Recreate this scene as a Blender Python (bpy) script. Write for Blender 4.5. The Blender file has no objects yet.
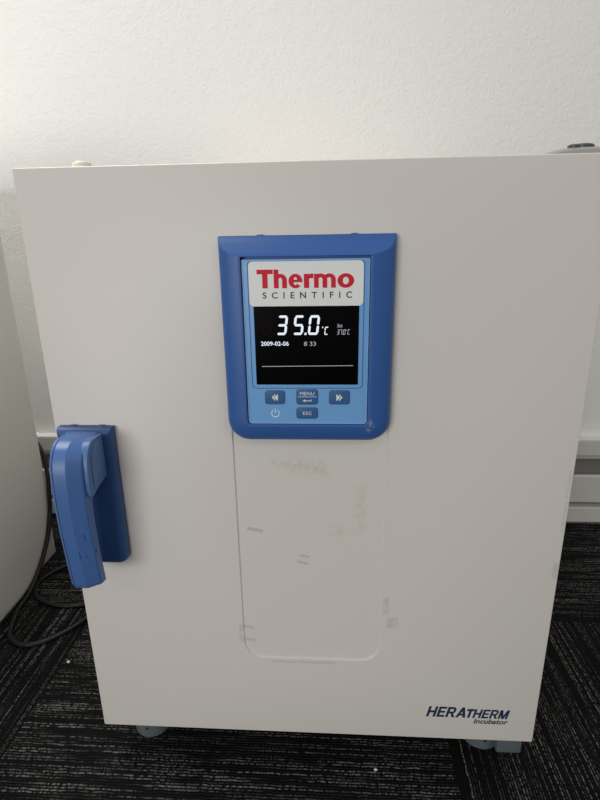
import bpy, bmesh, math, random
from mathutils import Vector, Matrix
S = bpy.context.scene
C = S.collection

# ------------------------------------------------------------------ camera, world, lights, exposure
cam_d = bpy.data.cameras.new('camera')
cam = bpy.data.objects.new('camera', cam_d); C.objects.link(cam)
cam_d.sensor_fit = 'VERTICAL'; cam_d.sensor_height = 24.0
cam_d.lens = 510.0 / 800.0 * 24.0
cam_d.clip_start = 0.01
yaw, pit, rol = -0.06354748, 0.29931343, -0.01656232
f = Vector((math.sin(yaw) * math.cos(pit), math.cos(yaw) * math.cos(pit), -math.sin(pit)))
r = Vector((math.cos(yaw), -math.sin(yaw), 0)); u = r.cross(f)
r2 = r * math.cos(rol) + u * math.sin(rol); u2 = -r * math.sin(rol) + u * math.cos(rol)
M4 = Matrix((r2, u2, -f)).transposed().to_4x4()
M4.translation = Vector((0.28626263, -0.48319677, 0.64252348))
cam.matrix_world = M4
S.camera = cam

w = bpy.data.worlds.new('room_light'); S.world = w; w.use_nodes = True
w.node_tree.nodes['Background'].inputs[0].default_value = (1.0, 0.985, 0.955, 1)
w.node_tree.nodes['Background'].inputs[1].default_value = 0.43

def ceiling_or_fill_lamp(name, loc, size, power, col=(1, 0.985, 0.95)):
    d = bpy.data.lights.new(name, 'AREA'); d.shape = 'RECTANGLE'
    d.size, d.size_y = size; d.energy = power; d.color = col
    o = bpy.data.objects.new(name, d); C.objects.link(o); o.location = loc
    return o
ceiling_or_fill_lamp('ceiling_or_fill_lamp', (-0.85, 0.27, 2.6), (1.2, 0.5), 47)
ceiling_or_fill_lamp('ceiling_or_fill_lamp', (-1.4, -3.0, 2.6), (1.2, 0.6), 12)
ceiling_or_fill_lamp('ceiling_or_fill_lamp', (2.0, -2.6, 2.6), (1.2, 0.6), 18)  # added fill for the grey appliance's side, no known fixture
# added low fill behind the camera, evens out the door's brightness
added_fill = ceiling_or_fill_lamp('added_front_fill', (-1.9, -4.2, 0.78), (2.6, 1.3), 106, (1, 0.995, 0.98))
added_fill.rotation_euler = (math.radians(90), 0, 0)

S.view_settings.view_transform = 'Standard'
S.view_settings.look = 'None'
S.view_settings.gamma = 1.0
S.view_settings.use_curve_mapping = False
S.view_settings.exposure = -0.25

# ------------------------------------------------------------------ materials
def mat(name, col, rough=0.5, spec=0.5, metal=0.0, emit=None, es=1.0):
    m = bpy.data.materials.new(name); m.use_nodes = True
    b = m.node_tree.nodes['Principled BSDF']
    b.inputs['Base Color'].default_value = (*col, 1)
    b.inputs['Roughness'].default_value = rough
    b.inputs['Metallic'].default_value = metal
    b.inputs['Specular IOR Level'].default_value = spec
    if emit:
        b.inputs['Emission Color'].default_value = (*emit, 1)
        b.inputs['Emission Strength'].default_value = es
    return m

class N:
    """small node graph builder"""
    def __init__(s, m): s.t = m.node_tree; s.b = s.t.nodes['Principled BSDF']
    def new(s, k): return s.t.nodes.new(k)
    def put(s, sock, v):
        if hasattr(v, 'is_output'): s.t.links.new(v, sock)
        else: sock.default_value = v
    def math(s, op, a, b=0.0, c=0.0, clamp=False):
        n = s.new('ShaderNodeMath'); n.operation = op; n.use_clamp = clamp
        s.put(n.inputs[0], a); s.put(n.inputs[1], b); s.put(n.inputs[2], c)
        return n.outputs[0]
    def mix(s, fac, a, b):
        n = s.new('ShaderNodeMix'); n.data_type = 'RGBA'
        s.put(n.inputs[0], fac); s.put(n.inputs[6], a); s.put(n.inputs[7], b)
        return n.outputs[2]
    def fmix(s, fac, a, b):
        n = s.new('ShaderNodeMix'); s.put(n.inputs[0], fac); s.put(n.inputs[2], a); s.put(n.inputs[3], b)
        return n.outputs[0]
    def coord(s): return s.new('ShaderNodeTexCoord').outputs['Object']
    def sep(s, v):
        n = s.new('ShaderNodeSeparateXYZ'); s.put(n.inputs[0], v); return n.outputs
    def comb(s, x, y, z):
        n = s.new('ShaderNodeCombineXYZ'); s.put(n.inputs[0], x); s.put(n.inputs[1], y); s.put(n.inputs[2], z)
        return n.outputs[0]
    def noise(s, vec, scale, detail=2.0, rough=0.5):
        n = s.new('ShaderNodeTexNoise'); s.put(n.inputs['Vector'], vec)
        n.inputs['Scale'].default_value = scale; n.inputs['Detail'].default_value = detail
        n.inputs['Roughness'].default_value = rough
        return n.outputs[0]
    def smooth(s, v, lo, hi, a=0.0, b=1.0):
        n = s.new('ShaderNodeMapRange'); n.interpolation_type = 'SMOOTHSTEP'
        s.put(n.inputs[0], v); n.inputs[1].default_value = lo; n.inputs[2].default_value = hi
        n.inputs[3].default_value = a; n.inputs[4].default_value = b
        return n.outputs[0]
    def bump(s, h, strength, dist):
        n = s.new('ShaderNodeBump'); n.inputs['Strength'].default_value = strength
        n.inputs['Distance'].default_value = dist; s.put(n.inputs['Height'], h)
        s.t.links.new(n.outputs[0], s.b.inputs['Normal'])

def wall_material():
    m = mat('painted_orange_peel_wall', (0.85, 0.838, 0.815), 0.55, 0.35); g = N(m)
    c = g.coord()
    h = g.math('ADD', g.noise(c, 210, 2), g.math('MULTIPLY', g.noise(c, 75, 2), 0.8))
    g.bump(h, 0.34, 0.0018)
    return m

def carpet_material():
    m = mat('striped_carpet_tiles', (0.02, 0.02, 0.02), 0.95, 0.15); g = N(m)
    x, y, z = g.sep(g.coord())
    T = 0.594
    px = g.math('DIVIDE', g.math('ADD', x, 0.148), T); py = g.math('DIVIDE', g.math('SUBTRACT', y, 0.285), T)
    ix = g.math('FLOOR', px); iy = g.math('FLOOR', py)
    par = g.math('FLOORED_MODULO', g.math('ADD', ix, iy), 2.0)     # 1: stripes run along x
    across = g.fmix(par, x, y); along = g.fmix(par, y, x)
    seed = g.math('ADD', g.math('MULTIPLY', ix, 7.31), g.math('MULTIPLY', iy, 3.17))
    a2 = g.math('ADD', across, seed)
    wob = g.noise(g.comb(g.math('MULTIPLY', a2, 60), g.math('MULTIPLY', along, 60), 1.0), 1.0, 2, 0.6)
    row = g.math('DIVIDE', g.math('ADD', a2, g.math('MULTIPLY', wob, 0.0035)), 0.0037)
    rid = g.math('FLOOR', row)
    rf = g.math('ABSOLUTE', g.math('SUBTRACT', g.math('FRACT', row), 0.5))
    ridge = g.smooth(rf, 0.12, 0.42, 1, 0)
    yarn = g.noise(g.comb(g.math('MULTIPLY', rid, 3.71), g.math('MULTIPLY', along, g.fmix(par, 2.6, 7.0)), seed), 1.0, 2, 0.6)
    band = g.noise(g.comb(g.math('MULTIPLY', a2, 38), g.math('MULTIPLY', along, 2.0), 4.0), 1.0, 1, 0.5)
    tuft = g.noise(g.comb(g.math('MULTIPLY', rid, 5.3), g.math('MULTIPLY', along, 230), 2.0), 1.0, 2, 0.7)
    fleck = g.noise(g.comb(g.math('MULTIPLY', a2, 500), g.math('MULTIPLY', along, 400), 3.0), 1.0, 2, 0.7)
    s1 = g.smooth(yarn, 0.42, 0.60)
    s2 = g.smooth(band, 0.36, 0.62)
    s3 = g.smooth(tuft, 0.40, 0.60)
    streak = ridge
    v = g.math('MULTIPLY', g.math('MULTIPLY', s1, g.math('ADD', g.math('MULTIPLY', s2, 0.65), 0.35)), g.math('MULTIPLY', s3, ridge))
    base = g.mix(g.math('MULTIPLY', ridge, fleck), (0.0025, 0.0025, 0.0027, 1), (0.019, 0.0185, 0.019, 1))
    col = g.mix(v, base, (0.25, 0.242, 0.238, 1))
    fx = g.math('ABSOLUTE', g.math('SUBTRACT', g.math('FRACT', px), 0.5)); fy = g.math('ABSOLUTE', g.math('SUBTRACT', g.math('FRACT', py), 0.5))
    seam = g.smooth(g.math('MAXIMUM', fx, fy), 0.4955, 0.4985)
    col = g.mix(seam, col, (0.006, 0.006, 0.006, 1))
    g.put(g.b.inputs['Base Color'], col)
    h = g.math('ADD', g.math('MULTIPLY', streak, 0.6), tuft)
    g.bump(g.math('SUBTRACT', h, g.math('MULTIPLY', seam, 1.5)), 0.9, 0.003)
    return m

def door_material():
    m = mat('scuffed_offwhite_enamel', (0.69, 0.655, 0.615), 0.42, 0.4); g = N(m)
    c = g.coord(); x, y, z = g.sep(c)
    nz = g.noise(c, 160, 3, 0.6)
    def patch(cx, cz, hw, hh, rot, soft):
        ca, sa = math.cos(rot), math.sin(rot)
        dx = g.math('SUBTRACT', x, cx); dz = g.math('SUBTRACT', z, cz)
        a = g.math('ABSOLUTE', g.math('ADD', g.math('MULTIPLY', dx, ca), g.math('MULTIPLY', dz, sa)))
        b = g.math('ABSOLUTE', g.math('SUBTRACT', g.math('MULTIPLY', dz, ca), g.math('MULTIPLY', dx, sa)))
        fa = g.smooth(a, hw - soft, hw + soft, 1, 0); fb = g.smooth(b, hh - soft, hh + soft, 1, 0)
        return g.math('MULTIPLY', fa, fb)
    def layer(col, amt, marks, tint, lo=0.35, hi=0.6):
        acc = None
        for mk in marks:
            p = patch(*mk); acc = p if acc is None else g.math('MAXIMUM', acc, p)
        acc = g.math('MULTIPLY', g.math('MULTIPLY', acc, g.smooth(nz, lo, hi)), amt)
        return g.mix(acc, col, tint)
    col = (0.69, 0.655, 0.615, 1)
    col = g.mix(g.math('MULTIPLY', g.noise(c, 9, 2), 0.10), col, (0.65, 0.62, 0.58, 1))
    # brownish old tape stains in the pressed panel
    col = layer(col, 0.42, [(0.262, 0.420, 0.022, 0.008, -0.15, 0.008), (0.317, 0.370, 0.005, 0.028, 0.0, 0.006),
                            (0.236, 0.424, 0.012, 0.004, 0, 0.005), (0.292, 0.345, 0.008, 0.006, 0.3, 0.006)], (0.49, 0.465, 0.36, 1), 0.34, 0.66)
    # grey scuffs
    col = layer(col, 0.55, [(0.204, 0.3447, 0.0085, 0.0017, -0.18, 0.0012), (0.2575, 0.3127, 0.0052, 0.0013, -0.2, 0.0010),
                            (0.2552, 0.3044, 0.0062, 0.0013, -0.25, 0.0010)], (0.36, 0.33, 0.30, 1), 0.2, 0.45)
    # torn tape residue
    col = layer(col, 0.42, [(0.189, 0.2165, 0.009, 0.0022, -0.25, 0.0012), (0.190, 0.1985, 0.010, 0.0024, -0.1, 0.0014),
                            (0.182, 0.207, 0.002, 0.012, 0, 0.001), (0.3485, 0.251, 0.003, 0.011, 0, 0.0012),
                            (0.356, 0.2285, 0.006, 0.007, 0, 0.0015), (0.256, 0.1692, 0.038, 0.0017, 0.0, 0.0012),
                            (0.527, 0.385, 0.0012, 0.035, 0.0, 0.0010), (0.5265, 0.302, 0.003, 0.010, 0.0, 0.0012)], (0.42, 0.40, 0.37, 1), 0.3, 0.55)
    g.put(g.b.inputs['Base Color'], col)
    g.bump(g.noise(c, 700, 1), 0.06, 0.0006)
    return m

def brushed(name, col, rough, bump=0.08, scale=500, spec=0.4):
    m = mat(name, col, rough, spec); g = N(m); c = g.coord()
    g.bump(g.noise(c, scale, 2), bump, 0.0006)
    g.put(g.b.inputs['Base Color'], g.mix(g.math('MULTIPLY', g.noise(c, 25, 3), 0.25), (*col, 1), (*[k * 0.8 for k in col], 1)))
    return m

def panel_blue_material():
    # blue moulding with a pale rubbed spot near its lower right corner
    base = (0.032, 0.108, 0.345)
    m = mat('worn_blue_moulding', base, 0.42, 0.4); g = N(m); c = g.coord(); x, y, z = g.sep(c)
    d = g.math('SQRT', g.math('ADD', g.math('POWER', g.math('DIVIDE', g.math('SUBTRACT', x, 0.3235), 0.6), 2.0), g.math('POWER', g.math('SUBTRACT', z, 0.473), 2.0)))
    spot = g.math('MULTIPLY', g.smooth(d, 0.002, 0.0095, 1, 0), g.smooth(g.noise(c, 260, 3), 0.42, 0.62))
    g.put(g.b.inputs['Base Color'], g.mix(g.math('MULTIPLY', spot, 0.6), (*base, 1), (0.42, 0.45, 0.50, 1)))
    g.bump(g.noise(c, 900, 1), 0.08, 0.0005)
    return m

def lever_blue_material():
    base = (0.058, 0.140, 0.365)
    m = mat('chipped_blue_plastic', base, 0.38, 0.45); g = N(m); c = g.coord(); x, y, z = g.sep(c)
    sc = g.noise(g.comb(g.math('MULTIPLY', x, 420), g.math('MULTIPLY', y, 300), g.math('MULTIPLY', z, 90)), 1.0, 3, 0.6)
    zone = g.math('MULTIPLY', g.smooth(z, 0.33, 0.345), g.smooth(z, 0.372, 0.385, 1, 0))
    zone = g.math('MULTIPLY', zone, g.smooth(g.math('ABSOLUTE', g.math('SUBTRACT', x, 0.040)), 0.002, 0.007, 1, 0))
    k = g.math('MULTIPLY', g.smooth(sc, 0.60, 0.66), zone)
    col = g.mix(k, (*base, 1), (0.012, 0.02, 0.05, 1))
    sc2 = g.noise(g.comb(g.math('MULTIPLY', x, 300), g.math('MULTIPLY', y, 300), g.math('MULTIPLY', z, 60)), 1.3, 3, 0.6)
    col = g.mix(g.math('MULTIPLY', g.smooth(sc2, 0.64, 0.70), g.math('MULTIPLY', zone, 0.7)), col, (0.35, 0.42, 0.55, 1))
    g.put(g.b.inputs['Base Color'], col)
    g.bump(g.noise(c, 900, 1), 0.08, 0.0005)
    return m

WALL = wall_material(); CARPET = carpet_material(); DOOR = door_material()
BODY = brushed('offwhite_sheet_metal', (0.64, 0.61, 0.56), 0.42)
GREYCASE = brushed('light_grey_plastic_casing', (0.74, 0.74, 0.715), 0.5)
HEATER = brushed('heater_enamel', (0.60, 0.595, 0.56), 0.45, 0.04)
HEATDARK = brushed('heater_painted_shade', (0.20, 0.19, 0.18), 0.6)  # slot shading put into the back plate's dark colour
PBLUE = panel_blue_material(); LBLUE = lever_blue_material()
BBLUE = brushed('shade_darkened_blue_plastic', (0.032, 0.085, 0.235), 0.42)  # handle base: the lever's shade put into a darker blue
CBLUE = brushed('cover_blue_plastic', (0.080, 0.170, 0.37), 0.40)
FASCIA = brushed('light_blue_membrane', (0.178, 0.41, 0.77), 0.40, 0.03)
EDGE = brushed('membrane_edge_highlight', (0.24, 0.45, 0.72), 0.35, 0.03)
LINE = brushed('membrane_outline_blue', (0.055, 0.125, 0.29), 0.45)
BUTTON = brushed('button_blue', (0.038, 0.115, 0.285), 0.45, 0.04)
ICON = mat('pale_print', (0.72, 0.80, 0.86), 0.5)
LABEL = brushed('silver_white_label', (0.82, 0.84, 0.835), 0.42, 0.03)
RED = mat('red_print', (0.64, 0.012, 0.034), 0.5, 0.2)
INK = mat('black_print', (0.03, 0.035, 0.045), 0.5)
NAVY = mat('navy_print', (0.018, 0.032, 0.085), 0.5, 0.25)
SCREEN = mat('black_display_glass', (0.0015, 0.0015, 0.0015), 0.22, 0.06)
DIGIT = mat('lit_display_segment', (0.1, 0.1, 0.1), 0.5, 0.5, 0, (0.80, 0.88, 1.0), 1.05)
DIMDIGIT = mat('dim_display_segment', (0.1, 0.1, 0.1), 0.5, 0.5, 0, (0.80, 0.88, 1.0), 0.42)
GHOST = mat('unlit_display_segment', (0.009, 0.0030, 0.0032), 0.5, 0.04)
FOOT = brushed('grey_blue_foot_plastic', (0.108, 0.130, 0.142), 0.5)
FOOTDARK = mat('dark_hole', (0.02, 0.02, 0.022), 0.7)
STEEL = brushed('zinc_hinge_steel', (0.55, 0.54, 0.50), 0.32); STEEL.node_tree.nodes['Principled BSDF'].inputs['Metallic'].default_value = 0.85
SCREW = brushed('dark_screw_steel', (0.06, 0.062, 0.07), 0.35)
CREAM = brushed('cream_plastic_plug', (0.74, 0.71, 0.60), 0.45)
CORD = brushed('black_cable_rubber', (0.012, 0.012, 0.013), 0.42, 0.05)
CRUMB = brushed('white_crumb', (0.8, 0.78, 0.72), 0.7)

# ------------------------------------------------------------------ builders
def link(name, bm, m, parent=None, smooth=False):
    me = bpy.data.meshes.new(name)
    bmesh.ops.recalc_face_normals(bm, faces=bm.faces[:])
    bm.to_mesh(me); bm.free()
    me.materials.append(m)
    if smooth:
        for p in me.polygons: p.use_smooth = True
        me.set_sharp_from_angle(angle=math.radians(38))
    o = bpy.data.objects.new(name, me); C.objects.link(o)
    if parent is not None:
        o.parent = parent
        if parent.parent is None and parent.type == 'EMPTY': o.location = -parent.location
    return o

def thing(name, loc, label, cat, group=None):
    o = bpy.data.objects.new(name, None); C.objects.link(o); o.location = loc
    o.empty_display_size = 0.05
    return tag(o, label, cat, group)
def tag(o, label, cat, group=None):
    o['label'] = label; o['category'] = cat
    if group: o['group'] = group
    return o

def box(bm, lo, hi, bev=0.0, seg=2):
    t = bmesh.new(); bmesh.ops.create_cube(t, size=1)
    for v in t.verts: v.co = Vector([(lo[i] + hi[i]) / 2 + v.co[i] * (hi[i] - lo[i]) for i in range(3)])
    if bev: bmesh.ops.bevel(t, geom=t.edges[:], offset=bev, segments=seg, profile=0.5, affect='EDGES')
    add(bm, t)
def add(bm, t):
    me = bpy.data.meshes.new('tmp'); t.to_mesh(me); t.free(); bm.from_mesh(me); bpy.data.meshes.remove(me)

def rrect(x0, x1, z0, z1, rad, seg=6):
    """rounded rectangle outline in (x,z); rad = (tl, tr, br, bl) or one number; anticlockwise from bottom left"""
    if not isinstance(rad, tuple): rad = (rad,) * 4
    tl, tr, br, bl = rad; out = []
    for cx, cz, rr, a0 in ((x0 + bl, z0 + bl, bl, 180), (x1 - br, z0 + br, br, 270), (x1 - tr, z1 - tr, tr, 0), (x0 + tl, z1 - tl, tl, 90)):
        for k in range(seg + 1):
            a = math.radians(a0 + 90 * k / seg)
            out.append((cx + rr * math.cos(a), cz + rr * math.sin(a)))
    return out

def loft(bm, loops, cap0=True, cap1=True):
    """loops: list of lists of 3D points of equal length"""
    rows = [[bm.verts.new(p) for p in L] for L in loops]
    n = len(rows[0])
    for a, b in zip(rows, rows[1:]):
        for i in range(n): bm.faces.new((a[i], a[(i + 1) % n], b[(i + 1) % n], b[i]))
    if cap0: bm.faces.new(rows[0][::-1])
    if cap1: bm.faces.new(rows[-1])
    return rows

def plate(bm, outline, y0, y1, bev=0.0):
    """slab in the door plane: outline (x,z), back at y0, front at y1 (y1<y0), rounded front edge"""
    n = len(outline)
    cx = sum(p[0] for p in outline) / n; cz = sum(p[1] for p in outline) / n
    def off(d):
        out = []
        for i in range(n):
            p0 = Vector(outline[i - 1]); p1 = Vector(outline[i]); p2 = Vector(outline[(i + 1) % n])
            e1 = p1 - p0; e2 = p2 - p1
            if e1.length < 1e-7: e1 = e2
            if e2.length < 1e-7: e2 = e1
            e1.normalize(); e2.normalize()
            nn = Vector((-e1.y, e1.x)) + Vector((-e2.y, e2.x))
            if nn.length < 1e-6: nn = Vector((-e1.y, e1.x))
            nn.normalize(); k = max(0.4, nn.dot(Vector((-e1.y, e1.x))))
            q = p1 + nn * (d / k); out.append((q.x, q.y))
        return out
    L = [[(x, y0, z) for x, z in outline]]
    if bev:
        L.append([(x, y1 + bev, z) for x, z in outline])
        for t in (30, 60, 90):
            a = math.radians(t)
            L.append([(x, y1 + bev * (1 - math.sin(a)), z) for x, z in off(bev * (1 - math.cos(a)))])
    else: L.append([(x, y1, z) for x, z in outline])
    loft(bm, L)

def prism_x(bm, prof, x0, x1, bev=0.0, seg=3):
    """(y,z) profile pushed along x"""
    t = bmesh.new()
    loft(t, [[(x0, y, z) for y, z in prof], [(x1, y, z) for y, z in prof]])
    bmesh.ops.recalc_face_normals(t, faces=t.faces[:])
    if bev:
        ed = [e for e in t.edges if abs(e.verts[0].co.x - e.verts[1].co.x) < 1e-6]
        bmesh.ops.bevel(t, geom=ed, offset=bev, segments=seg, profile=0.5, affect='EDGES', clamp_overlap=True)
    add(bm, t)

def lathe(bm, prof, c, axis='z', n=24):
    """prof: list of (radius, height)"""
    L = []
    for rr, h in prof:
        ring = []
        for k in range(n):
            a = 2 * math.pi * k / n
            p = (c[0] + rr * math.cos(a), c[1] + rr * math.sin(a), c[2] + h) if axis == 'z' else (c[0] + rr * math.cos(a), c[1] - h, c[2] + rr * math.sin(a))
            ring.append(p)
        L.append(ring)
    loft(bm, L)

def catmull(P, n=10):
    P = [Vector(p) for p in P]; Q = [P[0] * 2 - P[1]] + P + [P[-1] * 2 - P[-2]]; out = []
    for i in range(1, len(Q) - 2):
        for k in range(n):
            t = k / n; a, b, c, d = Q[i - 1:i + 3]
            out.append(0.5 * ((2 * b) + (c - a) * t + (2 * a - 5 * b + 4 * c - d) * t * t + (3 * b - a - 3 * c + d) * t ** 3))
    out.append(P[-1]); return out

def tube(bm, pts, rad, n=10):
    pts = [Vector(p) for p in pts]; L = []; up = Vector((0.13, 0.21, 1)).normalized()
    for i, p in enumerate(pts):
        t = (pts[min(i + 1, len(pts) - 1)] - pts[max(i - 1, 0)]).normalized()
        a = t.cross(up)
        if a.length < 1e-3: a = t.cross(Vector((1, 0, 0)))
        a.normalize(); b = t.cross(a).normalized(); up = a.cross(t).normalized() if i else up
        L.append([p + (a * math.cos(2 * math.pi * k / n) + b * math.sin(2 * math.pi * k / n)) * rad for k in range(n)])
    loft(bm, L)

def lettering(name, s, x0, x1, z0, z1, y, m, parent, bold=0.0, shear=0.0, space=1.0, thick=0.00025, sink=0.0):
    """raised print: the words fitted into the rectangle x0..x1, z0..z1 on a face at depth y"""
    cu = bpy.data.curves.new('tmp', 'FONT'); cu.body = s; cu.size = 1.0; cu.offset = bold; cu.shear = shear
    cu.space_character = space; cu.resolution_u = 4; cu.extrude = 0.01
    o = bpy.data.objects.new('tmp', cu); C.objects.link(o)
    dg = bpy.context.evaluated_depsgraph_get()
    me = bpy.data.meshes.new_from_object(o.evaluated_get(dg))
    bpy.data.objects.remove(o); bpy.data.curves.remove(cu)
    X = [v.co.x for v in me.vertices]; Y = [v.co.y for v in me.vertices]; Z = [v.co.z for v in me.vertices]
    ax, bx, ay, by = min(X), max(X), min(Y), max(Y); az, bz = min(Z), max(Z)
    for v in me.vertices:
        v.co = (x0 + (v.co.x - ax) / (bx - ax) * (x1 - x0), y + sink - (v.co.z - az) / (bz - az) * (thick + sink), z0 + (v.co.y - ay) / (by - ay) * (z1 - z0))
    bm = bmesh.new(); bm.from_mesh(me); bpy.data.meshes.remove(me)
    return link(name, bm, m, parent)

def poly(bm, pts, y, thick=0.00025):
    """thin raised polygon (x,z) on a face at depth y"""
    a = sum(pts[i][0] * pts[(i + 1) % len(pts)][1] - pts[(i + 1) % len(pts)][0] * pts[i][1] for i in range(len(pts)))
    if a < 0: pts = pts[::-1]
    loft(bm, [[(x, y, z) for x, z in pts], [(x, y - thick, z) for x, z in pts]])

def ell(cx, cy, rx, ry, a0, a1, n=18):
    return [(cx + rx * math.cos(math.radians(a0 + (a1 - a0) * k / n)), cy + ry * math.sin(math.radians(a0 + (a1 - a0) * k / n))) for k in range(n + 1)]
def bowl(cx, cy, rx, ry, tx, ty, a0, a1): return ell(cx, cy, rx, ry, a0, a1) + ell(cx, cy, rx - tx, ry - ty, a0, a1)[::-1]
def bar(x0, y0, x1, y1): return [(x0, y0), (x1, y0), (x1, y1), (x0, y1)]
# heavy grotesque letters, capital height 1: (advance, outlines)
HEAVY = {
    'T': (0.88, [bar(0.0, 0.76, 0.84, 1.0), bar(0.28, 0.0, 0.56, 0.77)]),
    'h': (0.76, [bar(0.0, 0.0, 0.25, 1.0), bowl(0.345, 0.42, 0.335, 0.345, 0.25, 0.20, 0, 140), bar(0.43, 0.0, 0.68, 0.43)]),
    'e': (0.80, [bowl(0.36, 0.375, 0.36, 0.39, 0.265, 0.17, -2, 318), bar(0.14, 0.315, 0.72, 0.445), ]),
    'r': (0.52, [bar(0.0, 0.0, 0.27, 0.75), bowl(0.44, 0.40, 0.44, 0.365, 0.18, 0.24, 85, 150), bar(0.43, 0.52, 0.49, 0.763)]),
    'm': (1.20, [bar(0.0, 0.0, 0.24, 0.75), bowl(0.345, 0.42, 0.335, 0.345, 0.24, 0.20, 0, 140), bar(0.44, 0.0, 0.68, 0.43),
                 bowl(0.785, 0.42, 0.335, 0.345, 0.24, 0.20, 0, 140), bar(0.88, 0.0, 1.12, 0.43)]),
    'o': (0.86, [bowl(0.43, 0.375, 0.43, 0.39, 0.275, 0.19, 0, 360)]),
    'H': (1.00, [bar(0.0, 0, 0.24, 1), bar(0.64, 0, 0.88, 1), bar(0.2, 0.40, 0.68, 0.60)]),
    'E': (0.88, [bar(0.0, 0, 0.24, 1), bar(0.2, 0, 0.76, 0.19), bar(0.2, 0.41, 0.70, 0.59), bar(0.2, 0.81, 0.76, 1)]),
    'R': (0.98, [bar(0.0, 0, 0.24, 1), bar(0.2, 0.81, 0.54, 1), bar(0.2, 0.37, 0.54, 0.55), bowl(0.52, 0.685, 0.33, 0.315, 0.23, 0.18, -90, 90), [(0.40, 0.40), (0.64, 0.40), (0.90, 0.0), (0.62, 0.0)]]),
    'A': (1.00, [[(0.36, 1), (0.62, 1), (0.26, 0), (0.0, 0)], [(0.36, 1), (0.62, 1), (0.98, 0), (0.72, 0)], bar(0.22, 0.20, 0.76, 0.37)]),
    'M': (1.14, [bar(0.0, 0, 0.23, 1), bar(0.82, 0, 1.05, 1), [(0.0, 1), (0.30, 1), (0.64, 0.0), (0.41, 0.0)], [(0.75, 1), (1.05, 1), (0.64, 0.0), (0.41, 0.0)]]),
}
def stroke_word(name, word, x0, x1, z0, cap, y, m, parent, slant=0.0):
    """heavy printed word: capital height cap, fitted between x0 and x1"""
    tot = sum(HEAVY[c][0] for c in word) - (HEAVY[word[-1]][0] - max(p[0] for o in HEAVY[word[-1]][1] for p in o))
    k = (x1 - x0 - slant * cap) / tot; bm = bmesh.new(); cur = 0.0; lay = 0
    for c in word:
        for o in HEAVY[c][1]:
            lay += 1
            P = [(x0 + (cur + px) * k + slant * pz * cap, z0 + pz * cap) for px, pz in o]
            n = len(P)
            if n > 8:                                   # curved band: quads between its outer and inner edge
                h = n // 2
                for i in range(h - 1):
                    poly(bm, [P[i], P[i + 1], P[n - 2 - i], P[n - 1 - i]], y, 0.0002 + 0.000004 * (lay % 5))
            else: poly(bm, P, y, 0.0002 + 0.000004 * (lay % 5))
        cur += HEAVY[c][0]
    return link(name, bm, m, parent)

SEG = {'0': 'abcdef', '1': 'bc', '2': 'abged', '3': 'abgcd', '4': 'fgbc', '5': 'afgcd', '6': 'afgedc', '7': 'abc', '8': 'abcdefg', '9': 'abcdfg', 'C': 'afed'}
def seven(bm, ch, x, z, wd, ht, t, y, slant=0.10):
    """slanted seven-segment figure, lower left at x,z"""
    h2 = ht / 2; g = t * 0.10
    def bar_h(zc): return [(t * .2 + g, zc), (t * .7 + g, zc + t / 2), (wd - t * .7 - g, zc + t / 2), (wd - t * .2 - g, zc), (wd - t * .7 - g, zc - t / 2), (t * .7 + g, zc - t / 2)]
    def bar_v(xc, za, zb): return [(xc, za + g), (xc + t / 2, za + t / 2 + g), (xc + t / 2, zb - t / 2 - g), (xc, zb - g), (xc - t / 2, zb - t / 2 - g), (xc - t / 2, za + t / 2 + g)]
    shapes = {'a': bar_h(ht - t / 2), 'g': bar_h(h2), 'd': bar_h(t / 2),
              'b': bar_v(wd - t / 2, h2, ht - t / 2), 'c': bar_v(wd - t / 2, t / 2, h2),
              'f': bar_v(t / 2, h2, ht - t / 2), 'e': bar_v(t / 2, t / 2, h2)}
    for k in SEG[ch]: poly(bm, [(x + px + slant * pz, z + pz) for px, pz in shapes[k]], y)

# ------------------------------------------------------------------ setting
bm = bmesh.new(); box(bm, (-3.0, -3.2, -0.02), (3.2, 0.80, 0.0))
o = link('floor', bm, CARPET); o['kind'] = 'structure'
bm = bmesh.new(); box(bm, (-3.0, 0.622, 0.0), (3.2, 0.80, 2.7))
o = link('wall_back', bm, WALL); o['kind'] = 'structure'

# ------------------------------------------------------------------ baseboard heater along the wall
ht = thing('baseboard_heater', (0.25, 0.61, 0), 'long low off-white baseboard heater running along the wall behind the incubator', 'heater')
HX0, HX1 = -1.6, 2.0
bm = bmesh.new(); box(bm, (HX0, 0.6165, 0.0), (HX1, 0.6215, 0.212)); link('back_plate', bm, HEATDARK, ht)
bm = bmesh.new()
prism_x(bm, [(0.6215, 0.2180), (0.604, 0.2176), (0.6010, 0.2160), (0.6005, 0.213), (0.6005, 0.181), (0.6015, 0.1785), (0.6050, 0.1695), (0.6070, 0.1695), (0.6070, 0.172), (0.6050, 0.182), (0.6050, 0.210), (0.608, 0.2125), (0.6215, 0.2125)], HX0, HX1)
link('top_cover', bm, HEATER, ht)
bm = bmesh.new()
prism_x(bm, [(0.602, 0.1270), (0.604, 0.1295), (0.612, 0.1295), (0.612, 0.1265), (0.607, 0.1265), (0.607, 0.064), (0.604, 0.0615), (0.602, 0.064)], HX0, HX1)
for xx in (HX0 + 0.3, HX1 - 0.3): box(bm, (xx, 0.606, 0.08), (xx + 0.02, 0.6166, 0.11))
link('front_panel', bm, HEATER, ht)
bm = bmesh.new()
prism_x(bm, [(0.602, 0.0125), (0.602, 0.047), (0.604, 0.0490), (0.6166, 0.052), (0.6166, 0.046), (0.607, 0.044), (0.607, 0.0125)], HX0, HX1)
for xx in (HX0 + 0.2, HX1 - 0.2): box(bm, (xx, 0.606, 0.0), (xx + 0.02, 0.6166, 0.03))
link('bottom_strip', bm, HEATER, ht)

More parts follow.
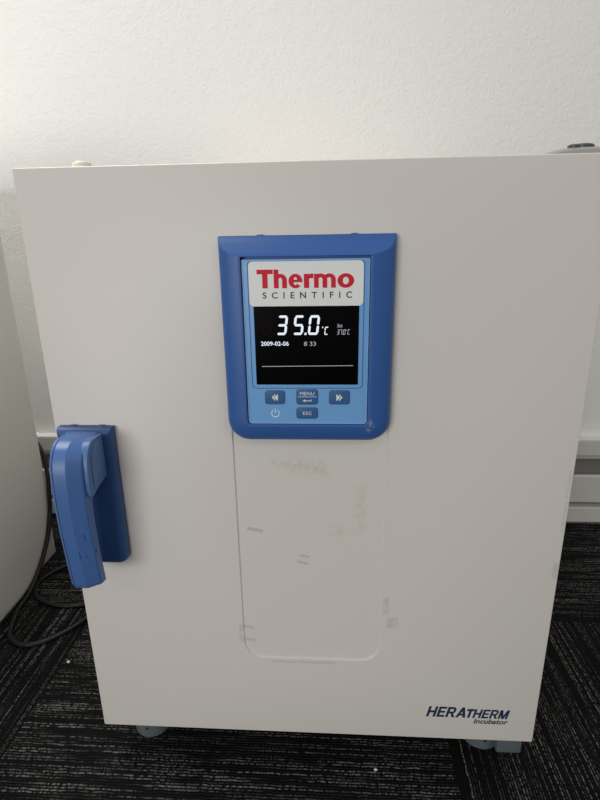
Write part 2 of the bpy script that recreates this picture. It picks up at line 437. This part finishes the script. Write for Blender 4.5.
# ------------------------------------------------------------------ grey appliance at the left edge
ap = thing('appliance', (-0.58, 0.15, 0), 'grey appliance with rounded side cover, cropped by the left edge of photo', 'appliance')
bm = bmesh.new(); box(bm, (-0.88, -0.12, 0.0), (-0.3175, 0.4600, 0.770), 0.003)
link('body', bm, GREYCASE, ap, True)
def cover_outline(shrink):
    y0, y1, z0, z1 = -0.12 + shrink, 0.440 - shrink, 0.0015 + shrink, 0.775 - shrink
    R = 0.150 - shrink; out = []
    for k in range(13):
        a = math.radians(-90 + 90 * k / 12)
        out.append((y1 - R + R * math.cos(a), z0 + R + R * math.sin(a)))
    out += [(y1, z1), (y0, z1), (y0, z0)]
    return out
L = []
for xx, sh in ((-0.319, 0.0), (-0.306, 0.0), (-0.302, 0.0015), (-0.2995, 0.005), (-0.2980, 0.011), (-0.2975, 0.020)):
    L.append([(xx, yy, zz) for yy, zz in cover_outline(sh)])
bm = bmesh.new(); loft(bm, L)
link('side_cover', bm, GREYCASE, ap, True)

# ------------------------------------------------------------------ incubator
W, ZB, ZT = 0.530, 0.0600, 0.7101
inc = thing('incubator', (0.265, 0.28, 0), 'off-white laboratory incubator with blue control panel and handle on striped carpet', 'incubator')
bm = bmesh.new(); box(bm, (0.004, 0.047, 0.066), (0.526, 0.565, 0.704), 0.004)
link('body', bm, BODY, inc, True)
bm = bmesh.new(); box(bm, (0.012, 0.0395, 0.074), (0.518, 0.049, 0.697), 0.002)
link('door_seal', bm, CORD, inc, True)

# door: a folded sheet front with a shallow pressed panel below the display
bm = bmesh.new(); box(bm, (-0.0010, 0.0, ZB - 0.0003), (W + 0.0005, 0.040, ZT + 0.0006), 0.0014, 3)
door = link('door', bm, DOOR, inc)
cut = bmesh.new()
GX0, GX1, GZ0, GZ1 = 0.185, 0.3442, 0.1733, 0.56
def gro(d): return rrect(GX0 + d, GX1 - d, GZ0 + d, GZ1 - d, (0.004, 0.004, 0.024 - d, 0.024 - d), 10)
loft(cut, [[(x, 0.0017, z) for x, z in gro(0.0015)], [(x, 0.0013, z) for x, z in gro(0.0010)], [(x, 0.0000, z) for x, z in gro(0.0)], [(x, -0.002, z) for x, z in gro(-0.0004)]])
co = link('cutter', cut, DOOR)
md = door.modifiers.new('press', 'BOOLEAN'); md.object = co; md.operation = 'DIFFERENCE'; md.solver = 'EXACT'
dg = bpy.context.evaluated_depsgraph_get()
me = bpy.data.meshes.new_from_object(door.evaluated_get(dg))
door.modifiers.clear(); door.data = me
for p in me.polygons: p.use_smooth = True
me.set_sharp_from_angle(angle=math.radians(28))
bpy.data.objects.remove(co)

# maker's lettering, lower right
lt = stroke_word('door_lettering', 'HERA', 0.4014, 0.4512, 0.0942, 0.0156, 0.0, NAVY, door, 0.22)
lt['label'] = 'navy slanted capitals near the lower right corner'
stroke_word('door_lettering', 'THERM', 0.4470, 0.4996, 0.0944, 0.0134, 0.0, NAVY, door, 0.22)
lt = lettering('door_lettering', 'Incubator', 0.4582, 0.4985, 0.0860, 0.0932, 0.0, INK, door, 0.020, 0.25)
lt['label'] = 'small black slanted word under the navy capitals'

# ------------------------------------------------------------------ control panel
PX0, PX1, PZ0, PZ1 = 0.1837, 0.3443, 0.4535, 0.6492
RIM = -0.0195
def bez(si, ti, bi, rad, dep):
    return [(x, dep, z) for x, z in rrect(PX0 + si, PX1 - si * 1.06, PZ0 + bi, PZ1 - ti * 1.08, (0.0012, 0.0012, rad, rad), 8)]
L = [bez(0, 0, 0, 0.022, 0.0), bez(0, 0, 0, 0.022, -0.0045), bez(0.0005, 0.0020, 0.0005, 0.0217, -0.0072),
     bez(0.0016, 0.0053, 0.0016, 0.0208, -0.0105), bez(0.0036, 0.0088, 0.0036, 0.0190, -0.0134), bez(0.0070, 0.0116, 0.0068, 0.0160, -0.0157),
     bez(0.0120, 0.0138, 0.0115, 0.0115, -0.0176), bez(0.0175, 0.0154, 0.0165, 0.0070, -0.0189), bez(0.0213, 0.0164, 0.0200, 0.0042, RIM),
     bez(0.0218, 0.0166, 0.0205, 0.0040, -0.0193), bez(0.0219, 0.0168, 0.0207, 0.0038, -0.0115)]
bm = bmesh.new(); loft(bm, L)
for xa in (0.2190, 0.3040): box(bm, (xa, -0.0040, PZ1 - 0.001), (xa + 0.0058, -0.0005, PZ1 + 0.0008), 0.0003)
pan = link('control_panel', bm, PBLUE, inc, True)

FX0, FX1, FZ0, FZ1 = PX0 + 0.0223, PX1 - 0.0235, PZ0 + 0.0207, PZ1 - 0.0203
FY = -0.0168
bm = bmesh.new(); plate(bm, rrect(FX0, FX1, FZ0, FZ1, (0.0008, 0.0008, 0.0036, 0.0036)), -0.0115, FY, 0.0005)
fas = link('fascia', bm, FASCIA, pan, True); fas['label'] = 'light blue front sheet'
# edge highlight put into a lighter blue bead around the fascia
# outlined window frame around label and display
def ringplate(bm, outer, inner, y0, y1):
    n = len(outer)
    L = [[(x, y0, z) for x, z in outer], [(x, y1, z) for x, z in outer], [(x, y1, z) for x, z in inner], [(x, y0, z) for x, z in inner]]
    rows = [[bm.verts.new(p) for p in l] for l in L]
    for a, b in zip(rows, rows[1:] + rows[:1]):
        for i in range(n): bm.faces.new((a[i], a[(i + 1) % n], b[(i + 1) % n], b[i]))
bm = bmesh.new()
ringplate(bm, rrect(0.2110, 0.3160, 0.5098, 0.6279, 0.0040), rrect(0.2117, 0.3153, 0.5105, 0.6272, 0.0034), FY + 0.0002, FY - 0.0003)
link('window_outline', bm, LINE, pan)
bm = bmesh.new()
ringplate(bm, rrect(FX0 + 0.0003, FX1 - 0.0003, FZ0 + 0.0002, FZ1 - 0.0006, (0.001, 0.001, 0.0034, 0.0034)), rrect(FX0 + 0.0013, FX1 - 0.0013, FZ0 + 0.0015, FZ1 - 0.0016, (0.001, 0.001, 0.0028, 0.0028)), FY + 0.0004, FY - 0.0005)
link('fascia_highlight_bead', bm, EDGE, pan)
# display
bm = bmesh.new(); plate(bm, rrect(0.2155, 0.3115, 0.5137, 0.5905, 0.0006), FY + 0.0002, FY - 0.0004)
dis = link('display_screen', bm, SCREEN, pan)
SY = FY - 0.0004
# label
bm = bmesh.new(); plate(bm, rrect(0.2121, 0.3151, 0.5875, 0.6270, 0.0040), FY + 0.0002, FY - 0.0007, 0.0002)
link('brand_label', bm, LABEL, pan)
LY = FY - 0.0007
lt = stroke_word('brand_lettering', 'Thermo', 0.2196, 0.3066, 0.6036, 0.0164, LY, RED, pan); lt['label'] = 'bold red word on the label'
lt = lettering('brand_lettering', 'SCIENTIFIC', 0.2244, 0.3049, 0.5945, 0.6002, LY, INK, pan, 0.014, 0.0, 2.1); lt['label'] = 'spaced black capitals under the red word'

bm = bmesh.new()
for ch, xa in (('3', 0.2358), ('5', 0.2509), ('0', 0.2645)):
    seven(bm, ch, xa, 0.5612, 0.0092 if ch != '0' else 0.0098, 0.0180, 0.0022, SY, 0.12)
poly(bm, [(0.2616, 0.5612), (0.2635, 0.5612), (0.2637, 0.5632), (0.2618, 0.5632)], SY)
link('temperature_digits', bm, DIGIT, pan)
bm = bmesh.new(); seven(bm, 'C', 0.2797, 0.5612, 0.0036, 0.0075, 0.0010, SY, 0.12)
poly(bm, [(0.2779, 0.5676), (0.2788, 0.5673), (0.2791, 0.5686), (0.2782, 0.5688)], SY)
link('degree_symbol', bm, DIGIT, pan)
bm = bmesh.new(); seven(bm, '8', 0.2217, 0.5612, 0.0095, 0.0170, 0.0020, SY, 0.10)
link('unlit_digit', bm, GHOST, pan)
lettering('set_word', 'Set', 0.2917, 0.2966, 0.5680, 0.5712, SY, DIMDIGIT, pan, 0.0, 0.15)
bm = bmesh.new()
for ch, xa in (('3', 0.2914), ('7', 0.2939), ('0', 0.2970), ('C', 0.3010)): seven(bm, ch, xa, 0.5613, 0.0021, 0.0048, 0.00055, SY, 0.12)
poly(bm, [(0.2962, 0.5613), (0.2967, 0.5613), (0.2967, 0.5618), (0.2962, 0.5618)], SY)
poly(bm, [(0.3000, 0.5653), (0.3005, 0.5653), (0.3005, 0.5659), (0.3000, 0.5659)], SY)
link('set_temperature', bm, DIMDIGIT, pan)
lettering('date_digits', '2009-02-06', 0.2211, 0.2470, 0.5512, 0.5552, SY, DIGIT, pan, 0.012)
lettering('clock_digits', '8 33', 0.2612, 0.2722, 0.5510, 0.5549, SY, DIMDIGIT, pan, 0.0)
bm = bmesh.new(); poly(bm, [(0.2213, 0.5312), (0.3066, 0.5319), (0.3066, 0.5324), (0.2213, 0.5317)], SY)
link('display_line', bm, DIMDIGIT, pan)

# keys
def key(x0, x1, z0, z1, label):
    bm = bmesh.new(); plate(bm, rrect(x0, x1, z0, z1, 0.0028), FY + 0.0002, FY - 0.0007, 0.0004)
    k = link('key', bm, BUTTON, pan, True); k['label'] = label
    return k
KY = FY - 0.0007
key(0.2229, 0.2424, 0.4940, 0.5080, 'blue key with white left chevrons'); key(0.2530, 0.2740, 0.4938, 0.5091, 'blue key reading MENU over a return arrow')
key(0.2843, 0.3043, 0.4940, 0.5082, 'blue key with white right chevrons'); key(0.2528, 0.2738, 0.4795, 0.4910, 'blue key reading ESC')
def chevrons(cx, cz, sgn):
    bm = bmesh.new()
    P = lambda pts: [(cx + sgn * a, cz + b) for a, b in pts]
    poly(bm, P([(0.0030, 0.0), (-0.0004, 0.0036), (-0.0004, 0.0022), (0.0016, 0.0), (-0.0004, -0.0022), (-0.0004, -0.0036)]), KY)
    poly(bm, P([(0.0009, 0.0), (-0.0030, 0.0034), (-0.0030, -0.0034)]), KY)
    link('key_symbol', bm, ICON, pan)
chevrons(0.2325, 0.5010, -1); chevrons(0.2943, 0.5010, 1)
lettering('key_word', 'MENU', 0.2568, 0.2703, 0.5032, 0.5066, KY, ICON, pan, 0.0)
lettering('key_word', 'ESC', 0.2593, 0.2676, 0.4836, 0.4868, KY, ICON, pan, 0.006, 0.0, 1.2)
bm = bmesh.new(); box(bm, (0.2545, KY - 0.0002, 0.50155), (0.2727, KY, 0.50195)); link('key_rule', bm, ICON, pan)
bm = bmesh.new()
poly(bm, [(0.2593, 0.4978), (0.2614, 0.4992), (0.2614, 0.4981), (0.2668, 0.4981), (0.2668, 0.4990), (0.2676, 0.4990), (0.2676, 0.4974), (0.2614, 0.4974), (0.2614, 0.4964)], KY)
link('key_symbol', bm, ICON, pan)
# standby symbol printed on the fascia
bm = bmesh.new(); R0, R1, pc = 0.0041, 0.0033, (0.2326, 0.4848)
oa = [math.radians(125 + 290 * k / 24) for k in range(25)]
poly(bm, [(pc[0] + R0 * math.cos(a), pc[1] + R0 * math.sin(a)) for a in oa] + [(pc[0] + R1 * math.cos(a), pc[1] + R1 * math.sin(a)) for a in reversed(oa)], FY)
box(bm, (pc[0] - 0.0004, FY - 0.00025, pc[1] + 0.0003), (pc[0] + 0.0004, FY, pc[1] + 0.0050))
link('standby_symbol', bm, ICON, pan)

# ------------------------------------------------------------------ door handle
HB = (0.0050, 0.0632, 0.3065, 0.4655)
def hb(si, ti, bi, rad, dep):
    return [(x, dep, z) for x, z in rrect(HB[0] + si, HB[1] - si, HB[2] + bi, HB[3] - ti, (0.0010, 0.0010, rad, rad), 6)]
bm = bmesh.new()
loft(bm, [hb(0, 0, 0, 0.010, 0.0), hb(0, 0, 0, 0.010, -0.006), hb(0.0004, 0.0012, 0.0004, 0.0097, -0.0082), hb(0.0014, 0.0030, 0.0014, 0.009, -0.0103), hb(0.0032, 0.0048, 0.0032, 0.0075, -0.0118), hb(0.0060, 0.0062, 0.0055, 0.0055, -0.0125)])
for xa in (0.0165, 0.0465): box(bm, (xa, -0.0050, HB[3] - 0.001), (xa + 0.0070, -0.0010, HB[3] + 0.0009), 0.0003)
hnd = link('door_handle', bm, BBLUE, inc, True)
LX0, LX1 = 0.0180, 0.0500
prof = [(-0.011, 0.4625), (-0.034, 0.4640), (-0.044, 0.4615), (-0.0520, 0.4555), (-0.0570, 0.4450), (-0.0595, 0.4300), (-0.0605, 0.4050), (-0.0598, 0.3750), (-0.0575, 0.3450),
        (-0.0545, 0.3150), (-0.0530, 0.3075), (-0.0495, 0.3045), (-0.0400, 0.3050), (-0.0375, 0.3085), (-0.0395, 0.3300), (-0.0415, 0.3600), (-0.0420, 0.3880), (-0.0400, 0.4020), (-0.0330, 0.4100), (-0.0220, 0.4130), (-0.011, 0.4140)]
def dense(P, n=5):
    out = []; m = len(P)
    for i in range(m):
        a, b, c, d = (Vector(P[(i + j) % m]) for j in (-1, 0, 1, 2))
        sharp = i in (m - 1, 0, m - 2)
        for k in range(1 if sharp else n):
            t = k / n
            q = 0.5 * ((2 * b) + (c - a) * t + (2 * a - 5 * b + 4 * c - d) * t * t + (3 * b - a - 3 * c + d) * t ** 3)
            out.append((q.x, q.y))
    return out
prof = dense(prof)
bm = bmesh.new()
def lever_rows():
    n = len(prof); cen = []
    # sharp rear edges, broad rounded front edges
    def inset(d):
        out = []
        for i, (y, z) in enumerate(prof):
            p0 = Vector(prof[i - 1]); p1 = Vector(prof[i]); p2 = Vector(prof[(i + 1) % n])
            nn = Vector((-(p2 - p0).y, (p2 - p0).x)).normalized()
            fr = min(1.0, max(0.0, 0.5 + nn.x * 0.9)); k = 0.12 + 0.88 * fr * fr * (3 - 2 * fr)
            q = p1 + nn * d * k; out.append((q.x, q.y))
        return out
    rows = []
    for xx, d in ((LX0, 0.0062), (LX0 + 0.0006, 0.0050), (LX0 + 0.0048, 0.0006), (LX0 + 0.0054, 0.0002), (LX0 + 0.0055, 0.0012), (LX0 + 0.0062, 0.0012), (LX0 + 0.0063, 0.0),
                  (LX1 - 0.0135, 0.0), (LX1 - 0.0125, 0.0004), (LX1 - 0.0012, 0.0056), (LX1, 0.0070)):
        rows.append([(xx, y, z) for y, z in inset(d)])
    return rows
loft(bm, lever_rows())
lev = link('lever', bm, LBLUE, hnd, True); lev.data.set_sharp_from_angle(angle=math.radians(17))
# raised cheek covers on both sides of the lever's root
chk = [(-0.012, 0.4610), (-0.034, 0.4622), (-0.0400, 0.4595), (-0.0455, 0.4540), (-0.0490, 0.4440), (-0.0508, 0.4300), (-0.0510, 0.4150), (-0.0495, 0.4095), (-0.0465, 0.4080), (-0.0420, 0.4095), (-0.0300, 0.4125), (-0.012, 0.4145)]
chi = [(-0.016, 0.4560), (-0.032, 0.4568), (-0.0365, 0.4545), (-0.0410, 0.4480), (-0.0430, 0.4390), (-0.0437, 0.4200), (-0.0425, 0.4165), (-0.0400, 0.4160), (-0.016, 0.4190)]
for xa, xb, xc in ((LX1 - 0.004, LX1 + 0.0045, LX1 + 0.0056), (LX0 + 0.004, LX0 - 0.0010, LX0 - 0.0018)):
    bm = bmesh.new(); prism_x(bm, chk, xa, xb, 0.0010); prism_x(bm, chi, xa, xc, 0.0006)
    link('side_cover', bm, CBLUE, hnd, True)
bm = bmesh.new()
t = bmesh.new(); bmesh.ops.create_cone(t, cap_ends=True, segments=14, radius1=0.0014, radius2=0.0014, depth=0.0006)
bmesh.ops.transform(t, matrix=Matrix.Translation((LX1 + 0.0001, -0.0495, 0.3490)) @ Matrix.Rotation(math.pi / 2, 4, 'Y'), verts=t.verts[:]); add(bm, t)
link('pin_hole', bm, FOOTDARK, hnd)

# ------------------------------------------------------------------ hinge, plug, feet
hx, hy = 0.503, 0.022
bm = bmesh.new()
prism = [(0.4660, 0.0010), (0.4720, 0.0034), (0.4790, 0.0050), (0.4870, 0.0064), (0.4960, 0.0071), (0.5060, 0.0074), (0.5300, 0.0074), (0.5420, 0.0070), (0.5430, 0.0), (0.5000, -0.0002)]
L = []
for yy, s in ((0.006, 0.55), (0.009, 0.85), (0.014, 1.0), (0.046, 1.0), (0.060, 1.0)):
    L.append([(x if x > 0.50 else 0.50 - (0.50 - x) * (0.6 + 0.4 * s), yy, ZT + max(h, 0) * s) for x, h in prism])
loft(bm, L)
hg = link('top_hinge', bm, STEEL, inc, True); hg['label'] = 'bare metal hinge plate on the top right corner'
bm = bmesh.new(); lathe(bm, [(0.0102, 0.0), (0.0102, 0.0020), (0.0088, 0.0032), (0.0050, 0.0036), (0.0001, 0.0036)], (0.5055, 0.024, ZT + 0.0073), n=20)
link('hinge_bolt', bm, SCREW, hg, True)
bm = bmesh.new(); lathe(bm, [(0.0052, 0.0), (0.0052, 0.0022), (0.0040, 0.0030), (0.0001, 0.0030)], (0.4958, 0.017, ZT + 0.0066), n=16)
link('hinge_bolt', bm, SCREW, hg, True)
bm = bmesh.new(); lathe(bm, [(0.0088, 0.0), (0.0088, 0.0045), (0.0080, 0.0062), (0.0060, 0.0075), (0.0001, 0.0080)], (0.0555, 0.020, ZT - 0.0004), n=24)
pl = link('hole_plug', bm, CREAM, inc, True); pl['label'] = 'cream plastic plug on the top left edge'

def foot(cx, cy, tab):
    bm = bmesh.new()
    lathe(bm, [(0.0225, 0.0), (0.0250, 0.002), (0.0260, 0.020), (0.0265, 0.034), (0.0200, 0.046), (0.0180, 0.068)], (cx, cy, 0.0), n=28)
    if tab:
        box(bm, (cx + 0.011, cy - 0.036, 0.010), (cx + 0.043, cy + 0.020, 0.066), 0.003)
    ft = link('foot', bm, FOOT, inc, True)
    bm = bmesh.new()
    t = bmesh.new(); bmesh.ops.create_cone(t, cap_ends=True, segments=14, radius1=0.0022, radius2=0.0022, depth=0.0012)
    bmesh.ops.transform(t, matrix=Matrix.Translation((cx, cy - 0.0258, 0.018)) @ Matrix.Rotation(math.pi / 2, 4, 'X'), verts=t.verts[:]); add(bm, t)
    link('screw_hole', bm, FOOTDARK, ft)
foot(0.0390, 0.0570, 0); foot(0.4880, 0.0600, 1); foot(0.0395, 0.5200, 0); foot(0.4910, 0.5200, 1)

# ------------------------------------------------------------------ cords and crumbs
P = [(-0.356, 0.482, 0.266), (-0.328, 0.474, 0.254), (-0.3040, 0.4520, 0.232), (-0.2930, 0.4370, 0.195), (-0.2925, 0.4300, 0.1545), (-0.2925, 0.4239, 0.1231), (-0.2925, 0.4022, 0.0777), (-0.2920, 0.3685, 0.0416), (-0.2920, 0.336, 0.0185),
     (-0.2915, 0.3040, 0.0060), (-0.2895, 0.2750, 0.0045), (-0.2811, 0.2450, 0.0045), (-0.2692, 0.2128, 0.0045), (-0.2513, 0.1926, 0.0045), (-0.2255, 0.1847, 0.0045), (-0.1965, 0.1949, 0.0045), (-0.1676, 0.2241, 0.0045), (-0.1496, 0.2547, 0.0045), (-0.1200, 0.310, 0.0045), (-0.0700, 0.420, 0.0045), (-0.02, 0.56, 0.0045)]
bm = bmesh.new(); tube(bm, catmull(P, 8), 0.0042)
tag(link('power_cord', bm, CORD, None, True), 'black power cord following the rounded grey cover edge down onto the carpet', 'cord', 'power cords')
P = [(-0.10, 0.585, 0.0045), (-0.17, 0.500, 0.0045), (-0.2350, 0.432, 0.0045), (-0.2700, 0.398, 0.0045), (-0.2900, 0.365, 0.0045), (-0.2910, 0.330, 0.0045), (-0.2640, 0.298, 0.0045), (-0.2180, 0.282, 0.0045),
     (-0.1760, 0.287, 0.0045), (-0.1560, 0.290, 0.0045 + 0.0087), (-0.1250, 0.297, 0.0045 + 0.0087), (-0.09, 0.30, 0.0045), (-0.03, 0.34, 0.0045), (0.03, 0.42, 0.0045)]
bm = bmesh.new(); tube(bm, catmull(P, 8), 0.0040)
tag(link('power_cord', bm, CORD, None, True), 'black cord lying in a loop on the carpet behind the blue handle', 'cord', 'power cords')

def crumb(x, y, s, label):
    bm = bmesh.new(); bmesh.ops.create_icosphere(bm, subdivisions=2, radius=s)
    random.seed(int(x * 1000)); 
    for v in bm.verts: v.co = Vector((v.co.x * 1.3, v.co.y, v.co.z * 0.6)) * random.uniform(0.8, 1.2) + Vector((x, y, s * 0.55))
    tag(link('crumb', bm, CRUMB, None, True), label, 'crumb', 'crumbs on the carpet')
crumb(-0.1365, 0.1560, 0.0020, 'tiny white crumb on the carpet left of the incubator')
crumb(0.3440, 0.0020, 0.0018, 'tiny white crumb on the carpet in front of the incubator')
